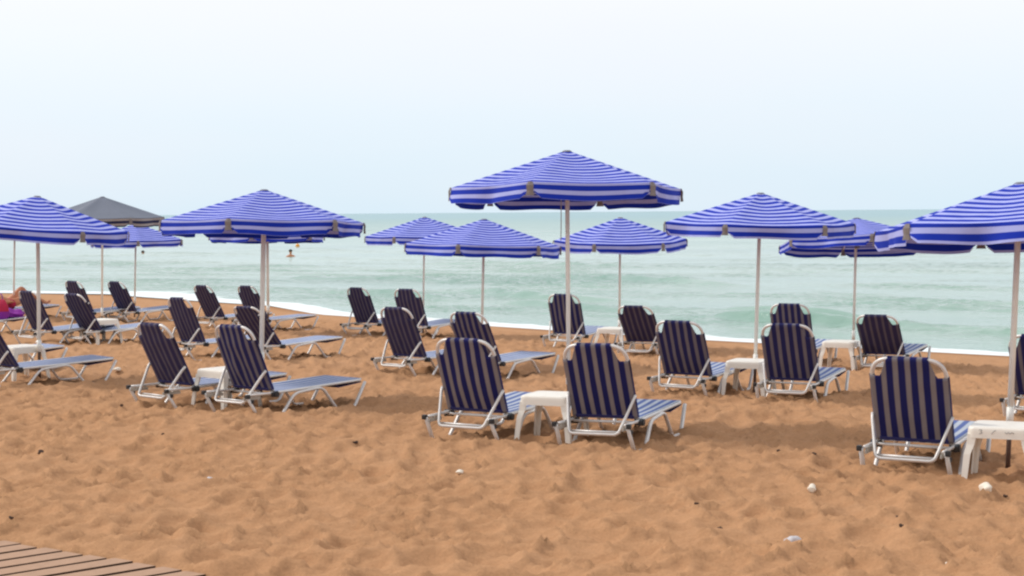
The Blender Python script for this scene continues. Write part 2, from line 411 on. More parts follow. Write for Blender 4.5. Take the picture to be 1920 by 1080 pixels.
foam = np.clip(1.15 - (Ug - 0.0) / foam_w, 0, 1) * 0.9
streak = np.clip((fbm(Tg * 0.3, Sg * 1.6, 33, 4) - 0.10) * 4, 0, 1) * np.clip(1 - Ug / 3.5, 0, 1) * 0.2
foam = np.maximum(foam, streak)
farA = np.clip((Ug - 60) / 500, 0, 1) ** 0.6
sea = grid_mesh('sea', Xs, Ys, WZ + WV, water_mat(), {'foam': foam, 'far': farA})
tag(sea, kind='structure')

# ------------------------------------------------------------------ sun lounger
def panel_mesh(name, rows, cols, fn, thick, mats):
    """a thin cloth: fn(i,j)->(point, normal); two skins and a rim"""
    bm = bmesh.new(); A = []; B = []
    for i in range(rows):
        a, b = [], []
        for j in range(cols):
            p, n = fn(i / (rows - 1), j / (cols - 1))
            a.append(bm.verts.new(Vector(p) + Vector(n) * thick / 2)); b.append(bm.verts.new(Vector(p) - Vector(n) * thick / 2))
        A.append(a); B.append(b)
    for i in range(rows - 1):
        for j in range(cols - 1):
            bm.faces.new((A[i][j], A[i][j + 1], A[i + 1][j + 1], A[i + 1][j])); bm.faces.new((B[i][j], B[i + 1][j], B[i + 1][j + 1], B[i][j + 1]))
    for i in range(rows - 1):
        for j in (0, cols - 1): bm.faces.new((A[i][j], A[i + 1][j], B[i + 1][j], B[i][j]))
    for j in range(cols - 1):
        for i in (0, rows - 1): bm.faces.new((A[i][j], A[i][j + 1], B[i][j + 1], B[i][j]))
    bmesh.ops.recalc_face_normals(bm, faces=bm.faces)
    me = bpy.data.meshes.new(name); bm.to_mesh(me); bm.free()
    for m in mats: me.materials.append(m)
    me.polygons.foreach_set('use_smooth', [True] * len(me.polygons))
    return me
W2, ZR, ZF, LL, HY, BL = 0.335, 0.245, 0.29, 1.615, 0.371, 0.735
BETA0 = 64.0
def make_lounger():
    root = empty('sun_lounger')
    # seat frame: two long rails joined by a rounded foot bar, a head bar and a hinge bar
    bm = bmesh.new()
    wi = 0.30
    pts = fillet([(-wi, 0.0, ZR), (-wi, HY, ZR), (-wi, LL, ZF), (wi, LL, ZF), (wi, HY, ZR), (wi, 0.0, ZR)], [0, 0.3, 0.09, 0.09, 0.3, 0], 5)
    tube(bm, pts, 0.0135, 8)
    tube(bm, [(-wi, 0.34, ZR - 0.012), (wi, 0.34, ZR - 0.012)], 0.012, 8)
    bm_obj('seat_frame', bm, M_ALU, root, smooth=True)
    for s in (-1, 1):
        bm = bmesh.new(); x = s * W2; xi = s * (W2 - 0.012)
        p = fillet([(xi, -0.01, ZR - 0.01), (x, 0.14, 0.0), (x, 0.42, 0.0), (xi, 0.62, ZR - 0.022), (xi, 1.0, ZR + 0.012), (x, 1.20, 0.012),
                    (x, 1.45, 0.012), (xi, LL + 0.005, ZF - 0.02)], [0, 0.05, 0.05, 0.07, 0.07, 0.05, 0.05, 0], 5)
        tube(bm, p, 0.0185, 8, flat=0.8)
        bm_obj('leg_frame', bm, M_ALU, root, smooth=True)
        # notched rail for the back support
        bm = bmesh.new()
        box(bm, (s * 0.285, 0.085, ZR - 0.035), (0.014, 0.22, 0.030), bev=0.004)
        for k in range(4): box(bm, (s * 0.285, 0.01 + k * 0.05, ZR - 0.012), (0.016, 0.014, 0.022), rot=(0.4, 0, 0))
        bm_obj('notched_rail', bm, M_ALUD, root)
        bm = bmesh.new()
        box(bm, (x, -0.012, ZR - 0.008), (0.040, 0.045, 0.042), bev=0.008)
        box(bm, (x, 0.045, ZR - 0.060), (0.034, 0.036, 0.036), bev=0.008)
        bm_obj('end_cap', bm, M_BLACK, root)
        bm = bmesh.new()
        tube(bm, [(s * 0.262, HY, ZR - 0.012), (s * 0.345, HY, ZR - 0.012)], 0.030, 12)
        box(bm, (s * 0.318, HY - 0.01, ZR - 0.01), (0.030, 0.085, 0.050), rot=(0.15, 0, 0), bev=0.01)
        bm_obj('hinge', bm, M_BLACK, root)
    # seat sling with a shallow sag and a foot end wrapped round the bar
    def seat(i, j):
        y = HY + 0.03 + i * (LL - HY - 0.03); x = (j * 2 - 1) * 0.285
        z = ZR + 0.012 + (ZF - ZR) * i - 0.020 * math.sin(math.pi * min(i * 1.05, 1)) * (1 - (x / 0.3) ** 2)
        return (x, y, z), (0, 0, 1)
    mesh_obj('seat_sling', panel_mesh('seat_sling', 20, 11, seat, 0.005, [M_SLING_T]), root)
    bm = bmesh.new(); box(bm, (0, LL - 0.19, ZF - 0.040), (0.60, 0.34, 0.006), rot=(0.10, 0, 0)); box(bm, (0, LL - 0.36, ZF - 0.03), (0.57, 0.03, 0.03), bev=0.006)
    bm_obj('under_strap', bm, M_HEM, root)
    # backrest: origin on the hinge, drawn along +Z, tilted by its rotation
    bm = bmesh.new(); wb = 0.285
    tube(bm, fillet([(-wb, 0, -0.02), (-wb, 0, BL), (wb, 0, BL), (wb, 0, -0.02)], [0, 0.16, 0.16, 0], 9), 0.0165, 8)
    tube(bm, [(-wb, 0.01, 0.045), (wb, 0.01, 0.045)], 0.011, 8)
    back = bm_obj('backrest_frame', bm, M_ALU, root, loc=(0, HY, ZR), smooth=True)
    def bk(i, j):
        x = (j * 2 - 1) * 0.296; ax = abs(x)
        top = 0.598 if ax > 0.214 else (BL + 0.018 if ax < 0.156 else 0.598 + (BL + 0.018 - 0.598) * ((0.214 - ax) / 0.058) ** 0.9)
        v = 0.035 + i * (top - 0.035)
        sag = -0.022 * math.sin(math.pi * min(v / 0.75, 1)) * (1 - (x / 0.3) ** 2)
        return (x, -0.020 + sag - (0.002 if v > BL - 0.05 else 0), v), (0, 1, 0)
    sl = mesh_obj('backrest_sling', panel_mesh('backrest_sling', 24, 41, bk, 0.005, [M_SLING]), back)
    bm = bmesh.new(); bm.from_mesh(sl.data)      # the cloth is sewn into sleeves round the side tubes and over the top bar
    for s in (-1, 1): tube(bm, [(s * wb, 0, 0.04), (s * wb, 0, 0.32), (s * wb, 0, 0.597)], 0.0215, 10)
    tube(bm, [(-0.153, 0, BL), (0.153, 0, BL)], 0.0215, 10)
    bm.to_mesh(sl.data); bm.free(); sl.data.polygons.foreach_set('use_smooth', [True] * len(sl.data.polygons))
    bm = bmesh.new(); box(bm, (0, -0.024, 0.052), (0.53, 0.020, 0.028), bev=0.006)
    bm_obj('hem', bm, M_HEM, back)
    # U-shaped back support
    bm = bmesh.new(); ln = 0.385
    tube(bm, fillet([(-0.308, -0.028, 0), (-0.300, -0.030, -0.05), (-0.222, 0, -ln), (0.222, 0, -ln), (0.300, -0.030, -0.05), (0.308, -0.028, 0)], [0, .02, .045, .045, .02, 0], 5), 0.0150, 8, flat=0.85)
    tube(bm, [(-0.228, 0.03, -ln + 0.045), (0.228, 0.03, -ln + 0.045)], 0.0105, 8)
    bm_obj('back_support', bm, M_ALU, root, smooth=True)
    return root
def set_back(l, beta):
    b = R(beta)
    for c in l.children:
        if c.name.startswith('backrest_frame'): c.rotation_euler = (math.pi / 2 - b, 0, 0)
        if c.name.startswith('back_support'):
            p = Vector((0, HY - 0.235 * math.cos(b), ZR + 0.235 * math.sin(b)))
            c.location = p; t = Vector((0, 0.0, 0.155)); t.y = min(p.y - 0.03, 0.03) if beta > 50 else -0.02
            d = p - t; c.rotation_euler = (math.atan2(-d.y, d.z) * 1.0, 0, 0)
            # swing the support until its far end drops to the rail
LOUNGERS = [
 ('P', -6.269, 19.781, 48, 59.4, 'nearest lounger on the left, cut by the left edge, its long seat showing'),
 ('Q', -7.286, 21.644, 41, 64.2, 'lounger showing only its foot end, past the white table near the left edge'),
 ('B', -3.769, 17.418, 43, 63.7, 'left lounger of the front left pair, its seat ending behind its neighbour'),
 ('A', -2.869, 16.863, 40.6, 66.1, 'right lounger of the front left pair, whole seat and bent legs in view'),
 ('E', -0.478, 14.699, 27.6, 66.8, 'boldly striped lounger left of the table under the tallest parasol'),
 ('D', 0.669, 14.288, 23.0, 65.2, 'boldly striped lounger right of the table, before the pole of the tallest parasol'),
 ('C', 2.940, 12.679, 26.9, 67.0, 'nearest lounger, boldly striped, left of the big white table at the right edge'),
 ('N', -10.157, 30.253, 36, 64.2, 'lounger at the left edge carrying purple and crimson things, backrest out of view'),
 ('M', -8.106, 28.025, 41.5, 65.3, 'dark lounger whose backrest is crossed by the pole of the leftmost striped parasol'),
 ('K', -7.331, 28.176, 41.8, 58.8, 'dark lounger overlapping another right behind it, left of the white parasol poles'),
 ('G', -5.033, 25.035, 44.7, 67.1, 'dark upright lounger standing behind and between the front left pair'),
 ('F', -3.841, 24.646, 40.5, 51.9, 'low-reclined lounger, backrest crossed by the thick pale pole, long seat pointing right'),
 ('T', -1.597, 22.146, 41.3, 65.7, 'dark lounger left of the half hidden lounger behind the centre pair'),
 ('V', -0.603, 21.482, 36.2, 61.3, 'lounger directly behind the left one of the centre pair, seat reaching the central pole'),
 ('Y', 1.871, 19.325, 29.0, 62.5, 'navy lounger left of the white table under the right hand parasol'),
 ('Z', 3.006, 18.627, 24.7, 63.8, 'navy lounger right of the white table, hiding most of another lounger behind it'),
 ('CC', 5.248, 16.909, 32.3, 62.1, 'lounger cut by the right edge of the photo behind the white parasol pole'),
 ('O', -11.375, 36.744, 39.9, 27, 'far left lounger lying almost flat with a sunbather on it'),
 ('L', -9.307, 35.593, 39.1, 64.7, 'far dark lounger whose backrest peeks out behind another one near the left'),
 ('J', -8.512, 36.109, 39.7, 62.5, 'far dark lounger beside the white wash of the sea on the left'),
 ('H', -6.224, 33.779, 42.0, 61.5, 'left one of two far dark loungers beside the thick pale pole'),
 ('I', -5.227, 32.867, 43.0, 65.1, 'far dark lounger immediately left of the thick pale pole, top edge against the sea'),
 ('R', -2.979, 31.707, 42.0, 67.4, 'far dark lounger at the waterline, leftmost of the four left of centre'),
 ('S', -1.986, 30.628, 34.4, 69.5, 'far dark lounger at the waterline, lower part behind a nearer one'),
 ('W', 0.792, 28.152, 28.1, 70.0, 'upright grey-backed lounger at the waterline behind the pole of the tallest parasol'),
 ('X', 1.928, 26.338, 26.9, 52.3, 'low-tilted dark lounger at the waterline right of the central pole'),
 ('AA', 4.015, 24.618, 25.2, 68.3, 'grey-striped lounger whose top sticks up over the backrest of a nearer one'),
 ('BB', 5.098, 23.550, 28.2, 52.9, 'low-tilted dark lounger near the water, above and behind the nearest right lounger'),
]
proto = make_lounger()
LO = {}
SLV = []; rnd0 = random.Random(11)
for q_ in range(5):
    src = [c for b_ in proto.children for c in b_.children if c.name.startswith('backrest_sling')][0].data
    me_ = src if q_ == 0 else src.copy(); n_ = len(me_.vertices); co = np.empty(n_ * 3); me_.vertices.foreach_get('co', co); co = co.reshape(-1, 3)
    inner = np.clip((0.26 - np.abs(co[:, 0])) * 6, 0, 1) * np.clip((0.70 - co[:, 2]) * 6, 0, 1) * np.clip((co[:, 2] - 0.05) * 6, 0, 1)
    co[:, 1] -= inner * (0.010 * q_ / 4 + 0.016 * (vnoise(co[:, 0] * 9 + q_ * 7, co[:, 2] * 3.5, 3) - 0.5) + 0.008 * (vnoise(co[:, 0] * 22 + q_ * 3, co[:, 2] * 9, 8) - 0.5))
    me_.vertices.foreach_set('co', co.ravel()); me_.update(); SLV.append(me_)
for i, (k, x, y, th, be, lab) in enumerate(LOUNGERS):
    o = proto if i == 0 else copy_tree(proto)
    o.location = (x, y, float(profile(x, y)) - 0.028)
    o.rotation_euler = (0, 0, -R(th))
    set_back(o, be)
    o.rotation_euler.x = R(rnd0.uniform(-0.7, 0.7)); o.rotation_euler.y = R(rnd0.uniform(-0.9, 0.9))
    for b_ in o.children:
        for c in b_.children:
            if c.name.startswith('backrest_sling'):
                c.data = SLV[i % 5]
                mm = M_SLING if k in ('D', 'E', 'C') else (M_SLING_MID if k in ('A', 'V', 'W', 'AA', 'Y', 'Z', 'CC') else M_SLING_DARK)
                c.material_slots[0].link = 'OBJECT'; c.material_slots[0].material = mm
    tag(o, lab, 'sun lounger', 'blue striped sun loungers set in rows on the sand')
    LO[k] = o

# ------------------------------------------------------------------ parasols
RV, DROP, VAL = 1.125, 0.365, 0.155
def make_parasol(top_mat, val_mat, rnd):
    root = empty('beach_parasol')
    can = []
    apo = RV * math.cos(math.pi / 6)
    # canopy: six slightly sagging panels, hub flat on top
    bm = bmesh.new(); uv = bm.loops.layers.uv.new('UVMap')
    nr, nc = 10, 8
    slope = math.hypot(apo, DROP)
    for s in range(6):
        a0, a1 = math.pi / 3 * s, math.pi / 3 * (s + 1)
        g = []
        for i in range(nr + 1):
            f = 0.035 + (1 - 0.035) * i / nr; row = []
            for j in range(nc + 1):
                w = j / nc
                p0 = Vector((math.sin(a0), math.cos(a0), 0)) * RV * f; p1 = Vector((math.sin(a1), math.cos(a1), 0)) * RV * f
                p = p0.lerp(p1, w)
                sag = 0.018 * math.sin(math.pi * w) * f * (1 - 0.3 * f)
                p.z = -DROP * f - sag + 0.006
                row.append((bm.verts.new(p), (w, (1 - f) * slope)))
            g.append(row)
        for i in range(nr):
            for j in range(nc):
                q = (g[i][j], g[i + 1][j], g[i + 1][j + 1], g[i][j + 1])
                fc = bm.faces.new([v[0] for v in q])
                for lp, v in zip(fc.loops, q): lp[uv].uv = v[1]
    bmesh.ops.remove_doubles(bm, verts=bm.verts, dist=0.0005)
    canopy = bm_obj('canopy', bm, top_mat, root, smooth=True)
    # valance flaps
    for s in range(6):
        a0, a1 = math.pi / 3 * s, math.pi / 3 * (s + 1)
        p0 = Vector((math.sin(a0), math.cos(a0), 0)) * (RV + 0.003); p1 = Vector((math.sin(a1), math.cos(a1), 0)) * (RV + 0.003)
        out = Vector((math.sin((a0 + a1) / 2), math.cos((a0 + a1) / 2), 0))
        bm = bmesh.new(); uv = bm.loops.layers.uv.new('UVMap'); g = []; n = 18
        ph = rnd.uniform(0, 6)
        for i in range(6):
            row = []
            for j in range(n + 1):
                w = j / n; v = i / 5
                inset = 0.016 + 0.022 * v
                ww = inset + (1 - 2 * inset) * w
                sagt = 0.018 * math.sin(math.pi * ww) * 0.7 - 0.006
                ed = min(w, 1 - w)
                hgt = VAL * (1 - 0.30 * max(0, (0.035 - ed) / 0.035) ** 2 * (v > 0.75))
                p = p0.lerp(p1, ww); p.z = -DROP - sagt + 0.002 - hgt * v
                p += out * (0.018 * v * math.sin(ww * 9 + ph) + 0.006 * v * math.sin(ww * 23 + ph * 2) + 0.012 * v)
                row.append((bm.verts.new(p), (w, -v * VAL)))
            g.append(row)
        for i in range(5):
            for j in range(n):
                q = (g[i][j], g[i + 1][j], g[i + 1][j + 1], g[i][j + 1])
                fc = bm.faces.new([v[0] for v in q])
                for lp, v in zip(fc.loops, q): lp[uv].uv = v[1]
        bm_obj('valance', bm, val_mat, canopy, smooth=True)
        # corner pocket
        bm = bmesh.new(); c = Vector((math.sin(a0), math.cos(a0), 0)); tn = Vector((c.y, -c.x, 0))
        rows = [(0.020, 0.0, 1.000), (0.034, -0.035, 1.012), (0.030, -0.085, 1.010), (0.040, -0.125, 1.012)]
        pv = [[bm.verts.new(c * RV * k + tn * w * sg + c * (0.004 if sg == 0 else -0.004) + Vector((0, 0, -DROP + z + 0.012))) for sg in (-1, 0, 1)] for w, z, k in rows]
        pb = [[bm.verts.new(v.co - c * 0.006) for v in r_] for r_ in pv]
        for A_ in (pv, pb):
            for a, b in zip(A_, A_[1:]):
                for j in range(2): bm.faces.new((a[j], a[j + 1], b[j + 1], b[j]))
        for a, b, c2, d2 in zip(pv, pv[1:], pb, pb[1:]):
            bm.faces.new((a[0], b[0], d2[0], c2[0])); bm.faces.new((a[2], b[2], d2[2], c2[2]))
        bm.faces.new((pv[0][0], pv[0][1], pv[0][2], pb[0][2], pb[0][1], pb[0][0]))
        bm.faces.new((pv[3][0], pv[3][1], pv[3][2], pb[3][2], pb[3][1], pb[3][0]))
        bm_obj('corner_pocket', bm, M_POCKET, canopy)
        # rib and strut
        bm = bmesh.new()
        tube(bm, [c * 0.03 + Vector((0, 0, -0.045)), c * 0.55 + Vector((0, 0, -DROP * .5 - 0.022)), c * (RV - 0.01) + Vector((0, 0, -DROP - 0.012))], 0.008, 6)
        rib = bm_obj('rib', bm, M_POLE, canopy)
        bm = bmesh.new(); tube(bm, [c * 0.03 + Vector((0, 0, -0.42)), c * 0.58 + Vector((0, 0, -DROP * .53 - 0.032))], 0.006, 6)
        bm_obj('strut', bm, M_POLE, rib)
    bm = bmesh.new(); tube(bm, [(0, 0, -0.012), (0, 0, 0.0), (0, 0, 0.006)], 0.052, 16, r_end=0.030)
    bm_obj('top_cap', bm, M_CAP, canopy)
    bm = bmesh.new(); tube(bm, [(0, 0, -0.46), (0, 0, -0.38)], 0.034, 12)
    bm_obj('runner_hub', bm, M_CAP, canopy)
    return root
# apex px, apex py, px per metre, pole base px x, hexagon phase (deg), tilt away/sideways (deg), z-scale, radius of pole, label
PARASOLS = [
 ('front', 1063, 283, 197, 1067, -17, 2.6, 0.0, 1.0, .019, 'tallest blue and white striped parasol, right over the centre pair of loungers'),
 ('front', 495.5, 356, 171, 489, -19, 2.0, 0.6, 0.98, .024, 'striped parasol over the front left pair of loungers, on a thick pale pole'),
 ('front', 1426, 362, 159, 1414, -20, -1.2, 1.0, 0.98, .019, 'striped parasol right of the tallest one, thin pole behind a white table'),
 ('front', 1913, 343, 238, 1889, -44, 3.6, 0.0, 0.98, .021, 'largest looking striped parasol, cut by the right edge of the photo'),
 ('front', 70, 368, 151, 74, 29, -0.5, 4.5, 1.04, .021, 'striped parasol cut by the left edge of the photo, in front of a grey one'),
 ('mid', 908, 411, 132, 902, -18, 1.0, 1.6, 1.02, .017, 'striped parasol overlapping a smaller one, just left of the tallest parasol'),
 ('mid', 1163, 408, 112, 1161, -22, -3.0, 0.0, 1.04, .017, 'striped parasol low against the sea, just right of the pole of the tallest parasol'),
 ('mid', 1606, 409, 128, 1599, -50, 6.0, 0.0, 0.96, .017, 'striped parasol mostly hidden behind the large right edge one, its underside showing'),
 ('grey', 192, 369, 100, 191, 26, -1, 0.5, 1.06, .017, 'faded plain grey parasol with a dark striped rim, on the left against the sky'),
 ('back', 255, 419, 83, 252, 2, -1, 0, 1.0, .017, 'small pale blue parasol tucked under the rim of the grey one'),
 ('back', 501, 404, 98, 503, -15, 2, 0, 1.0, .024, 'far parasol of which only the rim shows beneath the one on the thick pole'),
 ('back', 796, 407, 99, 793, -30, 0.0, 0.0, 1.0, .017, 'small plain looking blue parasol left of and behind its larger striped neighbour'),
 ('back', 28, 400, 85, 25, 10, 0, 0, 1.0, .017, 'far parasol hidden behind the left edge one, only its faint pole in view'),
]
rnd = random.Random(5)
pp = {'s': make_parasol(M_CANOPY, M_CANOPY, rnd), 'w': make_parasol(M_CANOPYW, M_CANOPYW, rnd), 'g': make_parasol(M_GREYTOP, M_GREYVAL, rnd)}
PR = []
for P_ in PARASOLS:
    k_ = 'g' if P_[0] == 'grey' else ('s' if P_[1] in (1063, 495.5, 908, 1606, 501) else 'w')
    if k_ in pp and k_ not in [q[0] for q in PR]: PR.append((k_, pp[k_]))
    else: PR.append((k_, copy_tree(pp[k_])))
PR = [q[1] for q in PR]
for (kind, ax, ay, s, bx, ph, tb, ts, zs, pr, lab) in PARASOLS:
    Y = FPX / s; ap = at_depth(ax, ay, Y)
    key = 'g' if kind == 'grey' else 's'
    o = PR.pop(0)
    # base: same depth, at the given image column
    zb = float(profile(ap.x, Y)); b = at_depth(bx, 397 + s * (2 - zb), Y); gz = ground_z(b.x, Y)
    base = Vector((b.x, Y, gz - 0.05))
    o.location = base
    rel = ap - base
    for c in o.children:
        if c.name.startswith('canopy'):
            xy = {1913: 1.05, 1606: 1.07}.get(ax, 1.0); c.location = rel; c.scale = (xy, xy, zs)
            c.rotation_euler = Euler((R(tb) * -1.0, R(ts), 0), 'XYZ')
            m = (Matrix.Rotation(-R(tb), 4, 'X') @ Matrix.Rotation(R(ts), 4, 'Y') @ Matrix.Rotation(R(ph) - math.atan2(ap.x, Y), 4, 'Z'))
            c.rotation_euler = m.to_euler()
    vr = random.Random(int(ax))
    for c in o.children:
        if not c.name.startswith('canopy'): continue
        c.data = c.data.copy(); n_ = len(c.data.vertices); co = np.empty(n_ * 3); c.data.vertices.foreach_get('co', co); co = co.reshape(-1, 3)
        rad = np.hypot(co[:, 0], co[:, 1]); o1 = vr.uniform(0, 50)
        ang = (np.degrees(np.arctan2(co[:, 0], co[:, 1])) % 60) / 60
        co[:, 2] -= np.sin(np.pi * ang) * (0.006 + 0.016 * vnoise(co[:, 0] * 2 + o1, co[:, 1] * 2 + o1, 3)) * np.clip(rad * 3, 0, 1) * np.clip((1.02 - rad) * 5, 0, 1)
        co[:, 2] -= 0.010 * (vnoise(co[:, 0] * 7 + o1, co[:, 1] * 7, 5) - 0.5) * np.clip((0.95 - rad) * 6, 0, 1) * np.sin(np.pi * ang)
        c.data.vertices.foreach_set('co', co.ravel()); c.data.update()
        for v_ in c.children:
            if not v_.name.startswith('valance'): continue
            v_.data = v_.data.copy(); n_ = len(v_.data.vertices); co = np.empty(n_ * 3); v_.data.vertices.foreach_get('co', co); co = co.reshape(-1, 3)
            dn = np.clip((-DROP - co[:, 2]) / VAL, 0, 1); cen = co.mean(0); cen[2] = 0; cen /= np.linalg.norm(cen)
            al = co[:, 0] * cen[1] - co[:, 1] * cen[0]; p1, p2, k1 = vr.uniform(0, 6), vr.uniform(0, 6), vr.uniform(5, 11)
            push = dn * (0.020 * np.sin(al * k1 + p1) + 0.010 * np.sin(al * 21 + p2) + vr.uniform(-0.02, 0.02))
            co[:, :2] += push[:, None] * cen[None, :2]; co[:, 2] += dn * (0.008 * np.sin(al * k1 * 0.8 + p2) + vr.uniform(-0.004, 0.008))
            v_.data.vertices.foreach_set('co', co.ravel()); v_.data.update()
    # painted upper pole, bare rusty stake at the foot
    k = 0.42 / rel.z
    pr *= 1.12; bm = bmesh.new(); tube(bm, [rel * k, rel * 0.62, rel - Vector((0, 0, 0.02))], pr, 10)
    pole = bm_obj('pole', bm, M_POLE, o, smooth=True)
    bm = bmesh.new(); tube(bm, [rel * k * 0.94, rel * (k + 0.05)], pr + 0.006, 12)
    bm_obj('pole_collar', bm, M_POLE, pole, smooth=True)
    bm = bmesh.new(); tube(bm, [Vector((0, 0, 0)), rel * k], pr * 0.85 if pr < 0.025 else 0.018, 8)
    bm_obj('ground_stake', bm, M_RUST, o, smooth=True)
    tag(o, lab, 'parasol', 'beach parasols standing among the sun loungers')
    if ax == 1063:
        bm = bmesh.new(); q = at_depth(1052, 380, Y) - base
        tube(bm, [q + Vector((0, 0, 0.10)), q, q - Vector((0.0, 0, 0.18)), q - Vector((0.004, 0, 0.36))], 0.012, 6, flat=0.4)
        bm_obj('tie_strap', bm, M_STRAP, o)

# ------------------------------------------------------------------ plastic tables
def make_table():
    root = empty('side_table'); h = 0.385; w = 0.205
    bm = bmesh.new()
    # lid with a rounded edge
    prof = [(w - 0.012, h), (w - 0.003, h - 0.004), (w + 0.002, h - 0.014), (w + 0.004, h - 0.03), (w + 0.006, h - 0.075), (w - 0.002, h - 0.075), (w - 0.006, h - 0.02)]
    rings = []
    def sq(r, z, rad=0.045, n=5):
        out = []
        for cx, cy, a0 in ((1, 1, 0), (-1, 1, 90), (-1, -1, 180), (1, -1, 270)):
            for k in range(n + 1):
                a = R(a0 + 90 * k / n); out.append(bm.verts.new((cx * (r - rad) + rad * math.cos(a), cy * (r - rad) + rad * math.sin(a), z)))
        return out
    for r, z in prof: rings.append(sq(r, z))
    for a, b in zip(rings, rings[1:]):
        n = len(a)
        for k in range(n): bm.faces.new((a[k], a[(k + 1) % n], b[(k + 1) % n], b[k]))
    bm.faces.new(rings[0]); bm.faces.new(rings[-1][::-1])
    bm_obj('tabletop', bm, M_TABLE, root)
    for sx in (-1, 1):
        for sy in (-1, 1):
            bm = bmesh.new(); secs = []
            for z, ww, off in ((h - 0.05, 0.062, 0.0), (h - 0.12, 0.052, 0.006), (0.2, 0.045, 0.022), (0.0, 0.040, 0.040)):
                cx, cy = sx * (w + off), sy * (w + off)
                L = [(0, 0), (-ww, 0), (-ww, -0.012), (-0.012, -0.012), (-0.012, -ww), (0, -ww)]
                secs.append([bm.verts.new((cx + sx * a, cy + sy * b, z)) for a, b in L])
            for a, b in zip(secs, secs[1:]):
                for k in range(6): bm.faces.new((a[k], a[(k + 1) % 6], b[(k + 1) % 6], b[k]))
            bm.faces.new(secs[0]); bm.faces.new(secs[-1][::-1])
            bm_obj('leg', bm, M_TABLE, root)
    return root
tp = make_table()
TABLES = [
 (1808, 905, 'f', -24, 'largest looking white plastic table, faint marks on its rim, at the right edge'),
 (970, 829, 'f', -22, 'white plastic table between the two loungers under the tallest parasol'),
 (1356, 743, 'f', -24, 'white plastic table between the two loungers right of the centre pair'),
 (424, 17.6, 'd', -40, 'white plastic table half hidden between the two front left loungers'),
 (38, 21.1, 'd', -42, 'white plastic table near the left edge, above the long seat'),
 (190, 28.6, 'd', -40, 'far white table between the overlapping dark loungers on the left'),
 (1152, 27.3, 'd', -26, 'far white table between the upright and low-tilted loungers near the waterline'),
 (1577, 24.0, 'd', -26, 'far white table left of the low-tilted lounger on the right, by a dark stake'),
]
for i, (px, py, how, rz, lab) in enumerate(TABLES):
    t = tp if i == 0 else copy_tree(tp)
    if how == 'f':
        g = at_ground(px, py); c = Matrix.Rotation(R(rz), 3, 'Z') @ Vector((0.24, 0.24, 0)); X, Y = g.x + c.x, g.y + c.y
    else:
        Y = py; X = at_depth(px, 690, Y).x
    t.location = (X, Y, float(profile(X, Y)) - 0.004); t.rotation_euler = (0, 0, R(rz))
    tag(t, lab, 'table', 'white plastic side tables between the loungers')
    if i == 0: t0 = t; t.scale = (1.08, 1.08, 1.10); t.location.z += 0.006
# scrawled marks on the rim of the nearest table
M_INK = plain('faded_marker', (0.30, 0.28, 0.27), 0.8)
bm = bmesh.new()
def stroke(pts, x0):
    tube(bm, fillet([(x0 + a, -0.2125, 0.353 + b) for a, b in pts], 0.01, 3), 0.0022, 5)
stroke([(-.012, .014), (.012, .014), (-.002, .002), (.012, -.008), (-.012, -.014)], -0.115)
stroke([(-.014, -.012), (.002, .008), (.016, .014)], -0.03)
stroke([(-.03, .004), (-.018, -.008), (-.008, .008), (.004, -.008), (.014, .008), (.03, -.004)], 0.075)
bm_obj('scrawled_marks', bm, M_INK, t0)

# ------------------------------------------------------------------ boardwalk
def gpt(px, py): return at_ground(px, py)
c0, c1 = at_ground(0, 1013, 0.012), at_ground(392, 1080, 0.012)
ed = (c1 - c0); ed.z = 0; step_len = ed.length / 9.05; ed.normalize()
pa = gpt(60, 1069 - 6); pb = gpt(211, 1045 - 6)
pl = (pa - pb); pl.z = 0; pl.normalize()
bm = bmesh.new(); rb = random.Random(3)
z0 = 0.012
for k in range(-12, 22):
    st = c0 + ed * (k * step_len)
    L0 = rb.uniform(-0.02, 0.03); W = step_len - 0.042 - rb.uniform(0, 0.008)
    a = st + ed * 0.009 - pl * L0; b = a + ed * W; ln = 2.4
    dz = rb.uniform(-0.004, 0.004)
    q = [a, b, b + pl * ln, a + pl * ln]
    top = [bm.verts.new((v.x, v.y, z0 + dz)) for v in q]; bot = [bm.verts.new((v.x, v.y, z0 - 0.03 + dz)) for v in q]
    bm.faces.new(top); bm.faces.new(bot[::-1])
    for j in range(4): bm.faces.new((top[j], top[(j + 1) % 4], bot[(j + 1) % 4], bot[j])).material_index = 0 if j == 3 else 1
M_WOOD = plain('weathered_boards', (0.37, 0.22, 0.138), 0.9, 0, 0.18, 14, 0.4)
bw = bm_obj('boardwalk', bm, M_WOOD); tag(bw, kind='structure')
bw.data.materials.append(plain('gap_shade_board_edges', (0.05, 0.022, 0.01), 0.95))  # shade of the gaps, put into the board sides as a dark colour
# the joists beneath the boards
bm = bmesh.new()
q0 = c0 + ed * (-12 * step_len) + pl * 0.05; q1 = c0 + ed * (22 * step_len) + pl * 0.05
for off in (0.1, 0.8, 1.5, 2.2):
    a, b = q0 + pl * off, q1 + pl * off
    vs = [bm.verts.new((p.x + pl.x * w, p.y + pl.y * w, z)) for p in (a, b) for w in (0, 0.06) for z in (-0.07, z0 - 0.032)]
    bmesh.ops.convex_hull(bm, input=vs)
jo = bm_obj('joists', bm, M_RUST, bw)

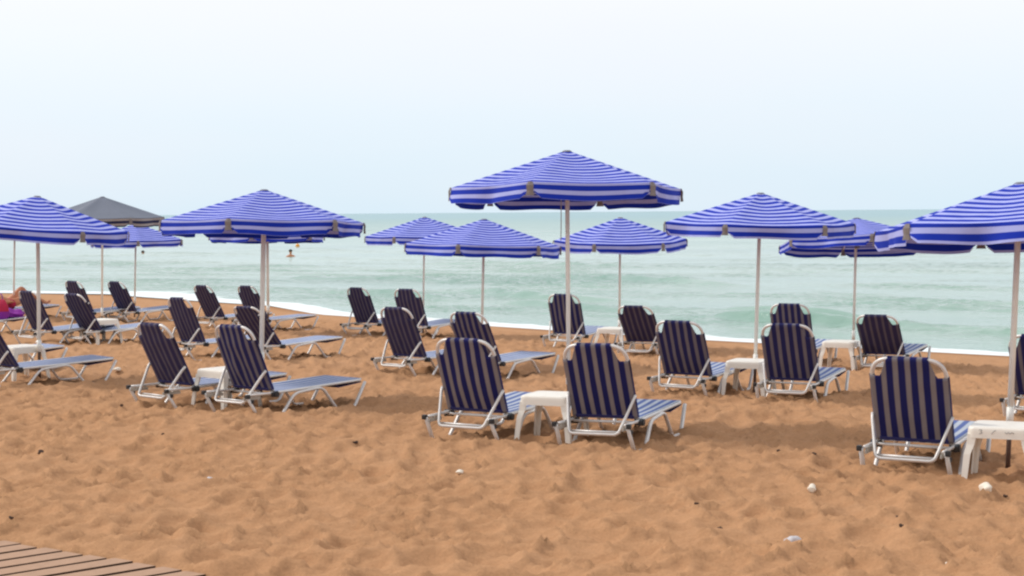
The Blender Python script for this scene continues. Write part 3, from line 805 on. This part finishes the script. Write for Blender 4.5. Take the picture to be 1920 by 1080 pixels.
# ------------------------------------------------------------------ stones, shells and scraps
M_STONE = plain('pale_stone', (0.78, 0.70, 0.58), 0.7, 0, 0.12, 30)
M_STONEB = plain('grey_stone', (0.50, 0.47, 0.48), 0.6, 0, 0.35, 30)
M_SCRAP = plain('dry_seaweed', (0.055, 0.03, 0.02), 0.95, 0, 0.4, 40)
def blob(name, px, py, w, h, mat, seed, flat=0.6, crinkle=0.18):
    g = at_ground(px, py); rr = random.Random(seed)
    s = FPX / g.y; rx = w / s / 2; rzv = h / s / 2 * 1.0
    bm = bmesh.new(); bmesh.ops.create_icosphere(bm, subdivisions=3, radius=1)
    o1, o2 = rr.uniform(0, 9), rr.uniform(0, 9)
    for v in bm.verts:
        c = v.co; k = 1 + crinkle * (math.sin(c.x * 3 + o1) * math.cos(c.y * 2.3 + o2) + 0.5 * math.sin(c.z * 5 + o1 * 2 + c.x * 4))
        v.co = Vector((c.x * k * rx, c.y * k * rx * 0.8, c.z * k * rzv))
    o = bm_obj(name, bm, mat, loc=(g.x, g.y, ground_z(g.x, g.y) + rzv * 0.6), smooth=True)
    o.rotation_euler = (0, 0, rr.uniform(0, 3)); return o
STONES = [
 (1522, 938, 20, 16, 0, 'small pale stone on the open sand left of the two at lower right'),
 (1849, 934, 27, 20, 0, 'round pale stone in front of the table at the right edge'),
 (1487, 1021, 32, 22, 1, 'grey and white stone, largest of the loose stones, near the bottom right'),
 (395, 903, 20, 12, 1, 'faint grey stone on the sand at lower left'),
 (862, 900, 18, 8, 0, 'flat pale shell on the sand below the centre pair of loungers'),
 (680, 949, 14, 7, 0, 'tiny pale shell on the sand left of the bottom centre'),
 (1172, 954, 8, 7, 0, 'tiny white pebble on the sand below the right lounger of the centre pair'),
 (162, 782, 12, 8, 0, 'tiny pale pebble on the sand left of the front left pair'),
 (1776, 1058, 14, 7, 0, 'flat pinkish pebble near the bottom right corner'),
 (219, 702, 18, 7, 0, 'flat pale pebble just past the end of the long seat on the left'),
 (152, 969, 16, 6, 0, 'flat pale shell fragment on the sand above the boardwalk'),
]
for i, (x, y, w, h, k, lab) in enumerate(STONES):
    tag(blob('stone' if 'stone' in lab else ('shell' if 'shell' in lab else 'pebble'), x, y, w, h, M_STONEB if k else M_STONE, i), lab,
        'stone' if 'stone' in lab or 'pebble' in lab else 'shell', 'pale stones and shells lying on the sand')
SCR = [(78, 859, 16, 8, 'largest dark seaweed scrap, alone at the far left of the open sand'), (20, 985, 9, 6, 'dark scrap at the left edge just above the boardwalk'),
 (305, 822, 9, 6, 'left of two dark scraps below the front left pair of loungers'), (366, 821, 9, 6, 'right of two dark scraps below the front left pair of loungers'),
 (602, 926, 7, 5, 'small dark scrap left of a tiny pale shell at lower centre left'), (1019, 914, 11, 4, 'thin dark scrap below the table of the centre pair'),
 (816, 1020, 10, 7, 'dark brown scrap near the bottom edge left of centre'), (666, 838, 12, 5, 'left one of two flat scraps touching each other, left of the centre pair'),
 (691, 840, 11, 4, 'right one of two flat scraps touching each other, left of the centre pair'), (1350, 990, 9, 6, 'dark scrap left of and above the largest grey stone'),
 (1306, 974, 9, 4, 'thin dark scrap furthest left of those around the grey stone'), (1530, 964, 9, 6, 'dark scrap directly below the small pale stone'),
 (1681, 979, 12, 5, 'upper of two dark scraps right of the grey stone'), (1690, 1007, 10, 6, 'lower of two dark scraps right of the grey stone'),
 (1813, 1032, 9, 6, 'dark scrap nearest the bottom right corner'), (1885, 935, 9, 4, 'thin dark scrap right of the round pale stone'),
 (1460, 858, 10, 4, 'thin scrap on open sand left of the nearest lounger'), (1527, 868, 10, 4, 'thin scrap close to the left feet of the nearest lounger'),
 (228, 774, 8, 5, 'tiny dark scrap just left of the front left pair of loungers'), (573, 860, 8, 4, 'tiny lower scrap under the seat end of the front left pair'),
 (535, 842, 8, 4, 'tiny upper scrap under the seat end of the front left pair'), (870, 893, 10, 4, 'thin scrap just above the flat pale shell')]
for i, (x, y, w, h, lab) in enumerate(SCR):
    tag(blob('seaweed_scrap', x, y, w, h, M_SCRAP, 50 + i, crinkle=0.35), lab, 'debris', 'dark scraps scattered on the sand')

# ------------------------------------------------------------------ people
M_SKIN = plain('tanned_skin', (0.58, 0.24, 0.12), 0.6, 0, 0.08, 6)
M_HAIR = plain('dark_hair', (0.03, 0.02, 0.015), 0.7)
M_PINK = plain('pink_cloth', (0.75, 0.10, 0.22), 0.85, 0, 0.15, 10)
M_CRIM = plain('crimson_cloth', (0.45, 0.015, 0.06), 0.85, 0, 0.15, 10)
M_PURP = plain('purple_cloth', (0.24, 0.02, 0.30), 0.85, 0, 0.2, 10)
M_ORNG = plain('orange_plastic', (0.85, 0.35, 0.03), 0.5)
def skin_mesh(name, joints, edges, rootj, mat, parent=None):
    bm = bmesh.new(); lay = bm.verts.layers.skin.verify(); vs = {}
    for k, (p, r) in joints.items():
        v = bm.verts.new(p); v[lay].radius = (r, r) if not isinstance(r, tuple) else r; v[lay].use_root = (k == rootj); vs[k] = v
    for a, b in edges: bm.edges.new((vs[a], vs[b]))
    me = bpy.data.meshes.new(name + '_tmp'); bm.to_mesh(me); bm.free()
    ob = bpy.data.objects.new(name + '_tmp', me); col.objects.link(ob)
    ob.modifiers.new('skin', 'SKIN').use_smooth_shade = True
    ss = ob.modifiers.new('sub', 'SUBSURF'); ss.levels = 2; ss.render_levels = 2
    dg = bpy.context.evaluated_depsgraph_get(); me2 = bpy.data.meshes.new_from_object(ob.evaluated_get(dg))
    me2.name = name; bpy.data.objects.remove(ob)
    return mesh_obj(name, me2, parent, mat, smooth=True)
def hand(J, E, key, p, d, side, up):
    """palm plus five short finger chains hanging from the wrist joint"""
    p = Vector(p); d = Vector(d).normalized(); side = Vector(side).normalized(); up = Vector(up).normalized()
    J[key + 'palm'] = (p + d * 0.05, (0.034, 0.016)); E.append((key, key + 'palm'))
    for i, (o, l) in enumerate(((-.030, .062), (-.010, .074), (.010, .070), (.029, .056))):
        a, b = key + 'f%da' % i, key + 'f%db' % i
        J[a] = (p + d * (0.085 + l * 0.45) + side * o, 0.0095); J[b] = (p + d * (0.085 + l) + side * o * 1.1 - up * 0.012, 0.007)
        E += [(key + 'palm', a), (a, b)]
    a, b = key + 'ta', key + 'tb'
    J[a] = (p + d * 0.045 - side * 0.045, 0.011); J[b] = (p + d * 0.085 - side * 0.062 - up * 0.008, 0.009); E += [(key + 'palm', a), (a, b)]
lo = LO['O']
person = empty('person', lo.location, lo.rotation_euler.z)
J = {'pelvis': ((0, 0.50, 0.36), 0.125), 'waist': ((0, 0.36, 0.40), 0.115), 'chest': ((0, 0.16, 0.49), 0.135), 'neckb': ((0, 0.0, 0.58), 0.07), 'neck': ((0, -0.05, 0.615), 0.052),
     'head1': ((0, -0.12, 0.66), 0.085), 'head2': ((0, -0.20, 0.69), 0.09), 'head3': ((0, -0.26, 0.70), 0.06), 'nose': ((0, -0.165, 0.775), 0.014),
     'shl': ((-0.17, 0.03, 0.55), 0.065), 'ell': ((-0.27, 0.22, 0.42), 0.042), 'wrl': ((-0.24, 0.44, 0.36), 0.028),
     'shr': ((0.17, 0.03, 0.55), 0.065), 'elr': ((0.27, 0.22, 0.42), 0.042), 'wrr': ((0.20, 0.42, 0.42), 0.028),
     'hipl': ((-0.10, 0.54, 0.36), 0.10), 'knl': ((-0.12, 0.90, 0.70), 0.062), 'cfl': ((-0.12, 1.02, 0.56), 0.056), 'anl': ((-0.12, 1.28, 0.35), 0.036), 'tol': ((-0.12, 1.44, 0.325), 0.032),
     'hipr': ((0.10, 0.54, 0.36), 0.10), 'knr': ((0.12, 0.97, 0.58), 0.062), 'cfr': ((0.12, 1.10, 0.48), 0.056), 'anr': ((0.12, 1.37, 0.34), 0.036), 'tor': ((0.13, 1.48, 0.40), 0.030)}
E_ = [('pelvis', 'waist'), ('waist', 'chest'), ('chest', 'neckb'), ('neckb', 'neck'), ('neck', 'head1'), ('head1', 'head2'), ('head2', 'head3'), ('head1', 'nose'), ('chest', 'shl'), ('shl', 'ell'), ('ell', 'wrl'),
      ('chest', 'shr'), ('shr', 'elr'), ('elr', 'wrr'), ('pelvis', 'hipl'), ('hipl', 'knl'), ('knl', 'cfl'), ('cfl', 'anl'), ('anl', 'tol'), ('pelvis', 'hipr'), ('hipr', 'knr'), ('knr', 'cfr'), ('cfr', 'anr'), ('anr', 'tor')]
hand(J, E_, 'wrl', J['wrl'][0], (0.1, 1, -0.25), (1, 0, 0), (0, 0, 1)); hand(J, E_, 'wrr', J['wrr'][0], (-0.5, 0.8, -0.1), (0.8, 0.5, 0), (0, 0, 1))
skin_mesh('body', J, E_, 'pelvis', M_SKIN, person)
def shell(name, c, r, mat, parent, rot=None, cut=None):
    bm = bmesh.new(); bmesh.ops.create_uvsphere(bm, u_segments=20, v_segments=14, radius=1)
    for v in bm.verts: v.co = Vector((v.co.x * r[0], v.co.y * r[1], v.co.z * r[2]))
    if cut is not None:
        bmesh.ops.delete(bm, geom=[v for v in bm.verts if v.co.z < cut], context='VERTS')
    o = bm_obj(name, bm, mat, parent, loc=c, smooth=True)
    if rot: o.rotation_euler = rot
    return o
shell('hair', (0, -0.235, 0.67), (0.105, 0.09, 0.10), M_HAIR, person)
hat = shell('sun_hat', (0, -0.245, 0.72), (0.115, 0.11, 0.09), M_PINK, person, (0.9, 0, 0), cut=-0.02)
bm = bmesh.new(); tube(bm, [(0, 0, -0.02), (0, 0, -0.012)], 0.19, 20); br = bm_obj('hat_brim', bm, M_PINK, hat)
shell('swim_trunks', (0, 0.49, 0.365), (0.20, 0.13, 0.125), M_CRIM, person)
shell('swim_top', (0, 0.14, 0.51), (0.165, 0.10, 0.11), M_ORNG, person)
tag(person, 'sunbather lying on the far left lounger with knees raised, pink hat on', 'person')
# wearables above are clothing; the two swimmers in the sea
def swimmer(px, py, Y, lab, low):
    g = at_depth(px, py, Y); o = empty('person', (g.x, g.y, WZ - (0.26 if low else 0.07)), R(20))
    J = {'belly': ((0, 0, -0.45), 0.13), 'chest': ((0, 0, -0.05), 0.15), 'top': ((0, 0, 0.10), 0.10), 'neck': ((0, 0.01, 0.19), 0.055), 'h1': ((0, 0.0, 0.26), 0.075), 'h2': ((0, 0, 0.35), 0.095), 'h3': ((0, 0, 0.42), 0.06),
         'shl': ((-.18, 0, 0.08), 0.07), 'ell': ((-.34, -.08, -0.04), 0.045), 'wrl': ((-.42, -.26, -0.06), 0.03), 'shr': ((.18, 0, .08), .07), 'elr': ((.34, -.08, -.04), .045), 'wrr': ((.44, -.24, -.06), .03)}
    E2 = [('belly', 'chest'), ('chest', 'top'), ('top', 'neck'), ('neck', 'h1'), ('h1', 'h2'), ('h2', 'h3'), ('top', 'shl'), ('shl', 'ell'), ('ell', 'wrl'), ('top', 'shr'), ('shr', 'elr'), ('elr', 'wrr')]
    hand(J, E2, 'wrl', J['wrl'][0], (0, -1, 0), (1, 0, 0), (0, 0, 1)); hand(J, E2, 'wrr', J['wrr'][0], (0, -1, 0), (-1, 0, 0), (0, 0, 1))
    skin_mesh('body', J, E2, 'chest', M_SKIN, o)
    shell('hair', (0, 0.02, 0.38), (0.115, 0.12, 0.11), M_HAIR, o, cut=-0.04)
    tag(o, lab, 'person')
swimmer(545, 480, 99, 'bather standing in the sea, head and shoulders out of the water', False)
swimmer(268, 474, 108, 'swimmer low in the sea beneath the small pale blue parasol, only the head showing', True)
g = at_depth(558, 463, 128)
bm = bmesh.new(); bmesh.ops.create_uvsphere(bm, u_segments=16, v_segments=10, radius=0.16)
tube(bm, [(0, 0, 0.14), (0, 0, 0.24)], 0.04, 8)
tag(bm_obj('buoy', bm, M_ORNG, loc=(g.x, g.y, WZ + 0.05), smooth=True), 'small orange buoy floating beyond the standing bather', 'buoy')

# things on the far left lounger
ln_ = LO['N']
def heap(name, c, s, mat, seed, amp=0.25):
    bm = bmesh.new(); bmesh.ops.create_icosphere(bm, subdivisions=4, radius=1); rr = random.Random(seed); a, b_ = rr.uniform(0, 9), rr.uniform(0, 9)
    for v in bm.verts:
        p = v.co; k = 1 + amp * math.sin(p.x * 4 + a) * math.cos(p.y * 5 + b_) + amp * 0.4 * math.sin(p.z * 9 + p.x * 7)
        v.co = Vector((p.x * k * s[0], p.y * k * s[1], max(p.z, -0.35) * k * s[2]))
    o = bm_obj(name, bm, mat, smooth=True)
    o.matrix_world = ln_.matrix_basis @ Matrix.Translation(c); return o
tag(heap('towel', (0.02, 1.46, 0.34), (0.22, 0.20, 0.11), M_PURP, 2), 'crumpled purple towel on the foot end of the left edge lounger', 'towel')
bag = empty('beach_bag'); bag.matrix_world = ln_.matrix_basis @ Matrix.Translation((0.0, 1.12, 0.28))
bm = bmesh.new(); secs = []
for z, wx, wy in ((0, .22, .13), (.10, .26, .16), (.24, .25, .14), (.36, .20, .07)):
    secs.append([bm.verts.new((wx * math.cos(a) * (1 + .1 * math.sin(3 * a)), wy * math.sin(a), z)) for a in [2 * math.pi * k / 20 for k in range(20)]])
for a, b in zip(secs, secs[1:]):
    for k in range(20): bm.faces.new((a[k], a[(k + 1) % 20], b[(k + 1) % 20], b[k]))
bm.faces.new(secs[0][::-1]); bm.faces.new(secs[-1])
bm_obj('bag_body', bm, M_CRIM, bag, smooth=True)
bm = bmesh.new(); secs = []
for z, wx, wy in ((-0.002, .225, .135), (.10, .268, .168), (.14, .266, .160)):
    secs.append([bm.verts.new((wx * math.cos(a) * (1 + .1 * math.sin(3 * a)), wy * math.sin(a), z)) for a in [2 * math.pi * k / 20 for k in range(20)]])
for a, b in zip(secs, secs[1:]):
    for k in range(20): bm.faces.new((a[k], a[(k + 1) % 20], b[(k + 1) % 20], b[k]))
bm_obj('bag_base', bm, M_PURP, bag, smooth=True)
for s in (-1, 1):
    bm = bmesh.new(); tube(bm, fillet([(-.10, s * .05, .34), (-.08, s * .06, .46), (.08, s * .06, .46), (.10, s * .05, .34)], .05, 4), 0.009, 6)
    bm_obj('handle', bm, M_PURP, bag)
tag(bag, 'crimson beach bag with a purple base standing on the left edge lounger', 'bag')
